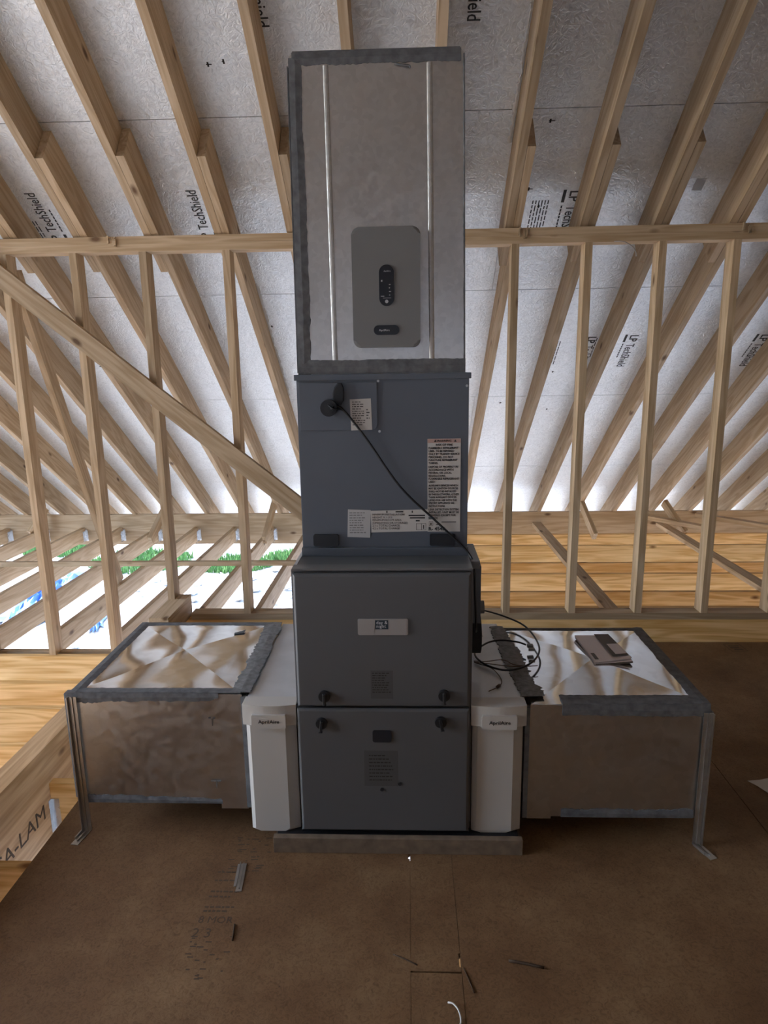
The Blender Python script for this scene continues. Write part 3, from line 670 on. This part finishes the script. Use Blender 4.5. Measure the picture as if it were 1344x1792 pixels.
# ------------------------------------------------------------------ air purifier on the plenum
pu = empty('air_purifier', (-.06, PY, 1.62)); tag(pu, 'grey plastic air purifier plate with dark display mounted on the plenum', 'air purifier')
prism('housing', rrect(-.161, .041, 1.618, 1.960, .022, 6), 'y', PY-.042, PY-.001, 'device', pu, .008)
pw = prism('display', rrect(-.081, -.037, 1.737, 1.854, .0215, 8), 'y', PY-.0455, PY-.040, 'glass_black', pu, .001)
text('lettering', 'AprilAire', .0055, (-.067, PY-.0460, 1.834), (1, 0, 0), NF, 'wht_ink', pw)
bars('printed_lines', [(-.075, -.071, 1.806, 1.811), (-.052, -.047, 1.797, 1.799), (-.052, -.049, 1.787, 1.790), (-.052, -.046, 1.777, 1.779), (-.052, -.048, 1.767, 1.769), (-.076, -.066, 1.764, 1.766), (-.070, -.046, 1.7595, 1.7605)], (0, PY-.0456, 0), (1, 0, 0), NF, 'paper2', pw, .0003)
disc('button', (-.059, PY-.0455, 1.750), NF, .005, .0015, 'paper2', pw, 14)
bg_ = prism('badge', rrect(-.099, -.023, 1.654, 1.682, .0135, 8), 'y', PY-.0455, PY-.040, 'glass_black', pu, .001)
text('lettering', 'AprilAire', .0085, (-.083, PY-.0460, 1.665), (1, 0, 0), NF, 'wht_ink', bg_)

# ------------------------------------------------------------------ air cleaners
def cleaner(x0, x1, label, mirror):
    c = empty('air_cleaner', ((x0+x1)/2, 2.3, .055)); tag(c, label, 'air cleaner', 'media air cleaners either side of the furnace')
    box('housing', (x0+.004, x1-.004, 1.975, 2.63, .062, .508), 'cabinet_top', c, .002)
    a, b_ = x0+.006, x1-.006; z0 = .050; ch = .022
    bm = bmesh.new()
    lev = [(.050, 0, .016), (.060, 0, 0), (.435, 0, 0)]
    rows = []
    for z, s_, cc in lev:
        q = [(a, 1.976), (a, 1.950), (a+ch*.7+cc, 1.934+cc*.2), (b_-ch*1.5-cc, 1.934+cc*.2), (b_, 1.958), (b_, 1.976)]
        if not mirror: q = [(a+.0, 1.976), (a, 1.950), (a+ch*.7+cc, 1.934), (b_-ch*1.5-cc, 1.934), (b_, 1.956), (b_, 1.976)]
        rows.append([bm.verts.new((px_, py_, z)) for px_, py_ in q])
    for r_, t_ in zip(rows, rows[1:]):
        for i in range(6): bm.faces.new((r_[i], r_[(i+1) % 6], t_[(i+1) % 6], t_[i]))
    bm.faces.new(rows[0]); bm.faces.new(rows[-1])
    bm_obj('door', bm, 'white', c)
    # cap with a bowed front edge
    nseg = 10; f = []
    for i in range(nseg+1):
        t = i/nseg; f.append((x0+(x1-x0)*t, 1.930-.012*math.sin(math.pi*t)))
    cap = prism('cap', f+[(x1, 1.985), (x0, 1.985)], 'z', .442, .512, 'white_cap', c, .002)
    xm = (x0+x1)/2
    pp = prism('name_plate', rrect(xm-.055, xm+.055, .437, .484, .004), 'y', 1.9125, 1.93, 'white_cap', cap, .0012)
    text('lettering', 'AprilAire', .0165, (xm-.033, 1.9119, .456), (1, 0, 0), NF, 'ink', pp, width=.068, bold=.0002)
    return c
c1 = cleaner(-.535, -.361, 'off-white air cleaner between furnace and the duct without a booklet', False)
c2 = cleaner(.196, .371, 'off-white air cleaner between furnace and the duct carrying a booklet', True)

# ------------------------------------------------------------------ return ducts
def duct_top(name, x0, x1, y0, y1, z, parent, seed):
    """cross-broken sheet: four shallow facets meeting in straight creases, gently oil-canned"""
    rr = random.Random(seed); ph = [rr.uniform(0, 6) for _ in range(6)]
    def P(u, v):
        m_ = max(abs(u), abs(v)); e = min(1, (1-m_)*4)
        h = .015*(1-m_)+e*(0.0010*math.sin(5.0*u+2.2*v+ph[0]+1.2*math.sin(3*v+ph[1]))+.0007*math.sin(8*u-3*v+ph[2])+.0006*math.sin(6*v+3.1*u+ph[3]))
        return ((x0+x1)/2+(x1-x0)/2*u, (y0+y1)/2+(y1-y0)/2*v, z+h)
    bm = bmesh.new(); nr, na = 26, 36
    for q in range(4):
        G = []
        for i in range(nr+1):
            r = i/nr; row = []
            for k in range(na+1):
                t = 2*k/na-1; u, v = ((r*t, -r), (r, r*t), (-r*t, r), (-r, -r*t))[q]
                row.append(bm.verts.new(P(u, v)))
            G.append(row)
        for i in range(nr):
            for k in range(na):
                if i == 0:
                    if G[1][k].co != G[1][k+1].co: bm.faces.new((G[0][k], G[1][k], G[1][k+1]))
                else: bm.faces.new((G[i][k], G[i+1][k], G[i+1][k+1], G[i][k+1]))
    return bm_obj(name, bm, 'shiny', parent, smooth=True)
def strip_leg(parent, x, y, zt, sx):
    """folded angle leg with a bent foot"""
    bm = bmesh.new()
    add_box(bm, x-.014, x+.014, y-.0035, y-.001, .0, zt); add_box(bm, x-.014*sx-.0015, x-.014*sx+.0015, y-.014, y-.0035, .0, zt)
    add_box(bm, x-.002, x+.002, y-.008, y-.0035, .0, zt)
    lg = bm_obj('leg', bm, 'leg', parent)
    bm = bmesh.new(); add_box(bm, -.013, .013, -.075, 0, 0, .002); add_box(bm, -.015, -.012, -.05, 0, .0, .010); add_box(bm, -.001, .002, -.06, 0, .0, .007)
    bmesh.ops.rotate(bm, verts=bm.verts, cent=(0, 0, 0), matrix=Matrix.Rotation(-.15*sx if sx > 0 else .35, 3, 'Z')); bmesh.ops.translate(bm, verts=bm.verts, vec=(x, y-.003, 0))
    bm_obj('foot', bm, 'leg', lg)
# duct without the booklet
d1 = empty('return_duct', (-.84, 2.31, 0)); tag(d1, 'sheet metal return duct box with bare cross-creased top and sealed edges', 'duct', 'return ducts flanking the furnace')
X0, X1, Y0, Y1, Z0, Z1 = -1.128, -.556, 2.0, 2.622, .105, .516
box('case', (X0, X1, Y0, Y1, Z0, Z1-.004), 'duct', d1, .002)
duct_top('top_panel', X0, X1, Y0, Y1, Z1-.002, d1, 3)
ZT = Z1-.001
band('sealant_band', (X0-.002, Y0-.001, ZT), (X1, Y0-.001, ZT), (0, 1, 0), .034, (0, 0, 1), 'mastic', d1, .12, 30, .003)
band('sealant_band', (X0-.002, Y0-.002, ZT), (X0-.002, Y1, ZT), (1, 0, 0), .040, (0, 0, 1), 'mastic', d1, .10, 30, .003)
band('sealant_band', (X0, Y1, ZT), (X1, Y1, ZT), (0, -1, 0), .025, (0, 0, 1), 'mastic', d1, .2, 30, .003)
band('sealant_band', (X1+.03, Y0+.005, ZT), (X1+.03, Y1, ZT), (-1, 0, 0), .062, (0, 0, 1), 'mastic_light', d1, .16, 40, .003, .07, .12)
band('sealant_band', (X0-.002, Y0, ZT), (-.63, Y0, ZT), (0, 0, -1), .036, (0, -1, 0), 'mastic', d1, .18, 34, .003, .026)
band('sealant_band', (X0+.02, Y0, Z0), (-.64, Y0, Z0), (0, 0, 1), .030, (0, -1, 0), 'mastic', d1, .2, 34, .003, .018)
box('side_cleat', (X0-.030, X0, Y0+.01, Y0+.04, Z0+.01, Z1-.01), 'mastic', d1, .004)
box('joint_plate', (-.645, X1+.004, Y0-.003, Y0, Z0-.018, Z1-.004), 'duct', d1)
box('joint_cleat', (X1, X1+.018, Y0-.006, Y0+.02, Z0-.012, Z1-.012), 'mastic', d1, .002)
strip_leg(d1, X0+.008, Y0-.006, Z1-.012, 1)
bars('scuff_mark', [(-.668, -.660, .425, .430), (-.653, -.645, .424, .429), (-.6575, -.6545, .398, .424)], (0, Y0-.0034, 0), (1, 0, 0), NF, 'ink_soft', d1); bars('scuff_mark', [(-.675, -.66, .19, .196), (-.653, -.64, .19, .196), (-.6585, -.6555, .165, .195)], (0, Y0-.0034, 0), (1, 0, 0), NF, 'mastic_light', d1)
band('mastic_smear', (-.70, 2.48, Z1+.005), (-.665, 2.50, Z1+.0055), (0, 1, 0), .02, (0, 0, 1), 'mastic', d1, .5, 8, .003)
# duct with the booklet
d2 = empty('return_duct', (.66, 2.28, 0)); tag(d2, 'sheet metal return duct box carrying a folded booklet, dark sealed front edge', 'duct', 'return ducts flanking the furnace')
X0, X1, Y0, Y1, Z0, Z1 = .392, .952, 1.965, 2.60, .092, .500
box('case', (X0, X1, Y0, Y1, Z0, Z1-.004), 'duct', d2, .002)
duct_top('top_panel', X0, X1, Y0, Y1, Z1-.002, d2, 11)
ZT = Z1-.001
band('sealant_band', (X1+.002, Y0, ZT), (X1+.002, Y1, ZT), (-1, 0, 0), .042, (0, 0, 1), 'mastic', d2, .10, 30, .004)
band('sealant_band', (X0, Y1, ZT), (X1, Y1, ZT), (0, -1, 0), .020, (0, 0, 1), 'mastic', d2, .2, 30, .003)
band('sealant_band', (.490, Y0-.002, ZT), (X1+.002, Y0-.002, ZT), (0, 1, 0), .060, (0, 0, 1), 'mastic', d2, .08, 34, .004)
band('sealant_band', (.490, Y0-.001, ZT+.003), (X1+.002, Y0-.001, ZT+.003), (0, 0, -1), .042, (0, -1, 0), 'mastic', d2, .10, 34, .004)
band('sealant_band', (.50, Y0, Z0), (X1-.02, Y0, Z0), (0, 0, 1), .030, (0, -1, 0), 'mastic', d2, .2, 34, .003)
band('sealant_band', (X0-.062, Y1-.01, .509), (X0-.030, Y0+.03, .509), (1, .05, 0), .060, (0, 0, 1), 'mastic_light', d2, .22, 44, .003, .075, .2)
box('joint_plate', (X0-.004, X0+.075, Y0-.003, Y0, Z0-.006, Z1-.002), 'duct', d2)
box('joint_cleat', (X0-.02, X0-.004, Y0-.004, Y0+.02, Z0-.004, Z1-.014), 'mastic', d2, .002)
box('side_cleat', (X1, X1+.016, Y0-.004, Y0+.03, .135, Z1-.028), 'mastic', d2, .003)
strip_leg(d2, X1-.004, Y0-.006, Z1-.026, -1)

# ------------------------------------------------------------------ booklet
bk = empty('booklet', (.72, 2.36, .512)); tag(bk, 'folded grey printed booklet lying on top of the duct', 'booklet')
def quad_slab(name, c, z0, z1, mat, parent, curl=0):
    bm = bmesh.new(); n = 8; T, B = [], []
    c = [V(p) for p in c]
    for i in range(n+1):
        f = i/n; l_, r_ = c[0].lerp(c[3], f), c[1].lerp(c[2], f); rowt, rowb = [], []
        for k in range(5):
            p = l_.lerp(r_, k/4); cz = curl*(k/4)**2*(.3+.7*f)
            rowt.append(bm.verts.new((p.x, p.y, z1+cz))); rowb.append(bm.verts.new((p.x, p.y, z0+cz)))
        T.append(rowt); B.append(rowb)
    for i in range(n):
        for k in range(4):
            bm.faces.new((T[i][k], T[i][k+1], T[i+1][k+1], T[i+1][k])); bm.faces.new((B[i][k], B[i][k+1], B[i+1][k+1], B[i+1][k]))
        bm.faces.new((T[i][0], T[i+1][0], B[i+1][0], B[i][0])); bm.faces.new((T[i][4], T[i+1][4], B[i+1][4], B[i][4]))
    for k in range(4):
        for i in (0, n): bm.faces.new((T[i][k], T[i][k+1], B[i][k+1], B[i][k]))
    return bm_obj(name, bm, mat, parent)
c = [(.652, 2.478), (.781, 2.474), (.800, 2.249), (.664, 2.234)]
quad_slab('inner_pages', [(x+.003, y-.004, 0) for x, y in c], .507, .513, 'booklet_dark', bk, .004)
quad_slab('lower_sheet', [(x+.001, y-.002, 0) for x, y in c], .511, .515, 'booklet', bk, .006)
cv = quad_slab('cover', [(x, y, 0) for x, y in c], .518, .520, 'booklet', bk, .010)
def bl(u0, u1, v0, v1):
    C = [V((*p, 0)) for p in c]
    def P(u, v): return C[0].lerp(C[3], v).lerp(C[1].lerp(C[2], v), u)
    return [P(u0, v0), P(u1, v0), P(u1, v1), P(u0, v1)]
quad_slab('cover_photo', bl(.55, .98, .03, .90), .5282, .5288, 'booklet_dark', cv, .0025); quad_slab('cover_photo', bl(.66, .97, .45, .84), .5294, .5300, 'booklet', cv, .0022); quad_slab('cover_print', bl(.06, .16, .70, .92), .5203, .5208, 'booklet_dark', cv)

# ------------------------------------------------------------------ cables
cb = tube('cable', [(-.235, 2.06, 1.437), (-.205, 2.082, 1.436), (-.132, 2.088, 1.344), (-.025, 2.088, 1.187), (.085, 2.088, 1.078), (.159, 2.085, 1.007), (.196, 2.075, .967), (.209, 2.04, .93), (.214, 2.02, .80), (.225, 2.10, .69), (.275, 2.55, .60), (.30, 2.66, .56), (.395, 2.65, .535), (.472, 2.54, .53), (.487, 2.34, .53), (.435, 2.21, .528), (.346, 2.155, .525), (.273, 2.205, .522), (.243, 2.30, .522), (.294, 2.387, .524), (.351, 2.409, .528), (.413, 2.388, .530), (.440, 2.36, .531)], .0036, 'cable', None, 8, 7, True)
tag(cb, 'long black cable draped across coil cabinet and looped on the air cleaner', 'cable')
wr1 = empty('wire_bundle', (.30, 2.25, .51)); tag(wr1, 'thin brown wires with connector tails lying beside the cable loop', 'wire')
tube('wire', [(.235, 2.25, .515), (.28, 2.245, .516), (.34, 2.255, .518), (.375, 2.21, .520), (.43, 2.195, .521)], .0016, 'wire', wr1, 6, 5)
tube('wire', [(.235, 2.24, .515), (.29, 2.225, .516), (.35, 2.205, .517), (.40, 2.195, .520), (.455, 2.20, .521)], .0016, 'wire', wr1, 6, 5)
tube('wire', [(.24, 2.235, .515), (.285, 2.20, .515), (.305, 2.16, .514), (.315, 2.10, .512), (.30, 2.06, .512), (.262, 2.025, .512)], .0016, 'wire', wr1, 6, 5)
tube('wire_nut', [(.303, 2.066, .513), (.293, 2.052, .513)], .0055, 'wire', wr1, 8, 2)
for i, (x, y) in enumerate(((.447, 2.365), (.446, 2.335))):
    box('connector', (x, x+.022, y-.008, y+.010 if i == 0 else y, .519, .529), 'device', wr1, .001)

# ------------------------------------------------------------------ odds and ends on the deck
cl = empty('metal_offcut', (-.53, 1.78, 0)); tag(cl, 'small folded strip of galvanized metal lying alone on the deck', 'metal strip')
bm = bmesh.new(); add_box(bm, -.0085, .0105, -.062, .055, 0, .0018); add_box(bm, -.009, -.0075, -.045, .055, 0, .009); add_box(bm, .001, .003, -.05, .055, 0, .006)
bmesh.ops.rotate(bm, verts=bm.verts, cent=(0, 0, 0), matrix=Matrix.Rotation(.10, 3, 'Z')); bmesh.ops.translate(bm, verts=bm.verts, vec=(-.532, 1.785, 0))
bm_obj('strip', bm, 'leg', cl)
bm = bmesh.new(); add_box(bm, -.017, -.0105, -.040, .054, 0, .0018)
bmesh.ops.rotate(bm, verts=bm.verts, cent=(0, 0, 0), matrix=Matrix.Rotation(.10, 3, 'Z')); bmesh.ops.translate(bm, verts=bm.verts, vec=(-.532, 1.785, 0))
bm_obj('side_fold', bm, 'duct', cl)
disc('screw_hole', (-.525, 1.735, .0018), (0, 0, 1), .002, .0003, 'hole', cl, 8)
def stick(p, q, r, label):
    o = tube('wood_splinter', [(p[0], p[1], r), ((p[0]+q[0])/2, (p[1]+q[1])/2+.002, r), (q[0], q[1], r)], r, 'splinter', None, 5, 2, True); tag(o, label, 'splinter')
stick((.261, 1.494), (.351, 1.474), .0035, 'thick dark wood splinter lying alone on the deck')
stick((-.048, 1.509), (.017, 1.477), .0018, 'thin dark splinter crossing the deck seam')
stick((.139, 1.470), (.160, 1.40), .0016, 'thin dark splinter beside the short deck strip')
stick((-.505, 1.60), (-.497, 1.545), .0022, 'short dark splinter beside the printed deck stamp')
sp = tube('plastic_tie', [(.092, 1.370, .004), (.104, 1.362, .010), (.116, 1.345, .010), (.121, 1.325, .004), (.118, 1.312, .004)], .0022, 'white', None, 6, 5, True); tag(sp, 'curled off-white plastic tie lying on the deck', 'tie')
bm = bmesh.new()
P = [(1.286, 2.305, .002), (1.33, 2.300, .010), (1.42, 2.335, .004), (1.40, 2.20, .003), (1.325, 2.232, .002), (1.305, 2.27, .004)]
vv = [bm.verts.new(p) for p in P]; ww = [bm.verts.new((p[0], p[1], p[2]-.0012)) for p in P]
bm.faces.new(vv); bm.faces.new(ww)
for i in range(6): bm.faces.new((vv[i], vv[(i+1) % 6], ww[(i+1) % 6], ww[i]))
tag(bm_obj('paper_scrap', bm, 'paper', None, center=True), 'torn pale paper scrap lying on the deck near a seam', 'paper')

# ------------------------------------------------------------------ outside
GZ = -3.2
bm = bmesh.new(); nn = 40; G = []
for j in range(nn+1):
    row = []
    for i in range(nn+1):
        x, y = -60+120*i/nn, -50+120*j/nn
        row.append(bm.verts.new((x, y, GZ+.05*math.sin(x*.7)*math.cos(y*.5))))
    G.append(row)
for j in range(nn):
    for i in range(nn): bm.faces.new((G[j][i], G[j][i+1], G[j+1][i+1], G[j+1][i]))
gr = bm_obj('ground', bm, 'ground', None, smooth=True); tag(gr, 'pale bare building ground below the attic', kind='structure')
def patch(name, cx, cy, rx, ry, rot, mat, label, cat, seed, h=.10, kind=None):
    rr = random.Random(seed); bm = bmesh.new(); R_, S_ = 10, 30
    rad = [1+.25*rr.uniform(-1, 1) for _ in range(S_)]
    cen = bm.verts.new((cx, cy, GZ+h+.1)); prev = None; first = [cen]
    rings = []
    for i in range(1, R_+1):
        ring = []
        for k in range(S_):
            a = 2*math.pi*k/S_; f = i/R_; rd = f*(1+(rad[k]-1)*f)
            x, y = rx*rd*math.cos(a), ry*rd*math.sin(a)
            xx, yy_ = cx+x*math.cos(rot)-y*math.sin(rot), cy+x*math.sin(rot)+y*math.cos(rot)
            ring.append(bm.verts.new((xx, yy_, GZ+.06+(h*(1-f**3)*rr.uniform(.3, 1) if f < 1 else 0))))
        rings.append(ring)
    for k in range(S_): bm.faces.new((cen, rings[0][k], rings[0][(k+1) % S_]))
    for a, b_ in zip(rings, rings[1:]):
        for k in range(S_): bm.faces.new((a[k], a[(k+1) % S_], b_[(k+1) % S_], b_[k]))
    o = bm_obj(name, bm, mat, None, center=True)
    return tag(o, label, cat, kind=kind)
patch('tarpaulin', -7.7, 13.2, .55, 1.9, .1, 'tarp', 'crumpled bright blue tarpaulin on the ground below open joists', 'tarp', 4, .3)
patch('tarpaulin', -6.1, 12.1, .15, .7, .35, 'tarp', 'small pale blue tarpaulin strip on the ground', 'tarp', 5, .12)
def grass(cx, cy, rx, ry, label, seed):
    rr = random.Random(seed); bm = bmesh.new()
    for i in range(1400):
        a, q = rr.uniform(0, 6.283), math.sqrt(rr.random()); x, y = cx+rx*q*math.cos(a), cy+ry*q*math.sin(a); h = rr.uniform(.08, .22); d = rr.uniform(0, 6.28); wd = .03
        lx, ly = rr.uniform(-.08, .08), rr.uniform(-.08, .08)
        bm.faces.new([bm.verts.new((x-wd*math.cos(d), y-wd*math.sin(d), GZ-.02)), bm.verts.new((x+wd*math.cos(d), y+wd*math.sin(d), GZ-.02)), bm.verts.new((x+lx, y+ly, GZ+h))])
    tag(bm_obj('grass', bm, 'grass', None, center=True), label, 'grass', kind='stuff')
grass(-6.9, 16.3, 1.3, 1.1, 'green weeds growing on the bare ground near the tarpaulin', 1); grass(-4.4, 15.9, 1.0, .7, 'green weeds growing between stones on the ground', 2); grass(-2.9, 16.6, .8, .4, 'sparse green weeds on the ground far from the tarpaulin', 3); grass(-9.5, 17.5, 1.2, .8, 'green weeds on the ground beyond the tarpaulin', 8)
bases = []
for k in range(5):
    rr = random.Random(k+20); bm = bmesh.new(); bmesh.ops.create_icosphere(bm, subdivisions=1, radius=1)
    for v in bm.verts: v.co *= rr.uniform(.75, 1.15); v.co.z *= .55
    me = bpy.data.meshes.new('stone'); bm.to_mesh(me); bm.free(); me.materials.append(MT['stone']); bases.append(me)
rr = random.Random(99); placed = []
GR = ((-6.9, 16.3, 1.45, 1.25), (-4.7, 15.9, 1.25, .85), (-2.9, 16.6, .95, .55), (-7.7, 13.2, .9, 2.3), (-6.1, 12.1, .6, 1.0))
while len(placed) < 70:
    x, y = rr.uniform(-7, -2), rr.uniform(10.5, 17)
    if any(abs(x-a) < c_+.2 and abs(y-b_) < d_+.2 for a, b_, c_, d_ in GR) or any(abs(x-a)+abs(y-b_) < .55 for a, b_ in placed): continue
    placed.append((x, y))
for i in range(70):
    o = bpy.data.objects.new('stone', bases[i % 5]); COL.objects.link(o)
    o.location = (*placed[i], GZ+.05); sc_ = rr.uniform(.06, .16); o.scale = (sc_*rr.uniform(.8, 1.6), sc_, sc_); o.rotation_euler = (0, 0, rr.uniform(0, 6.28))
    tag(o, 'pale rough stone lying on the bare ground below the joists', 'stone', 'pale stones on the ground outside')
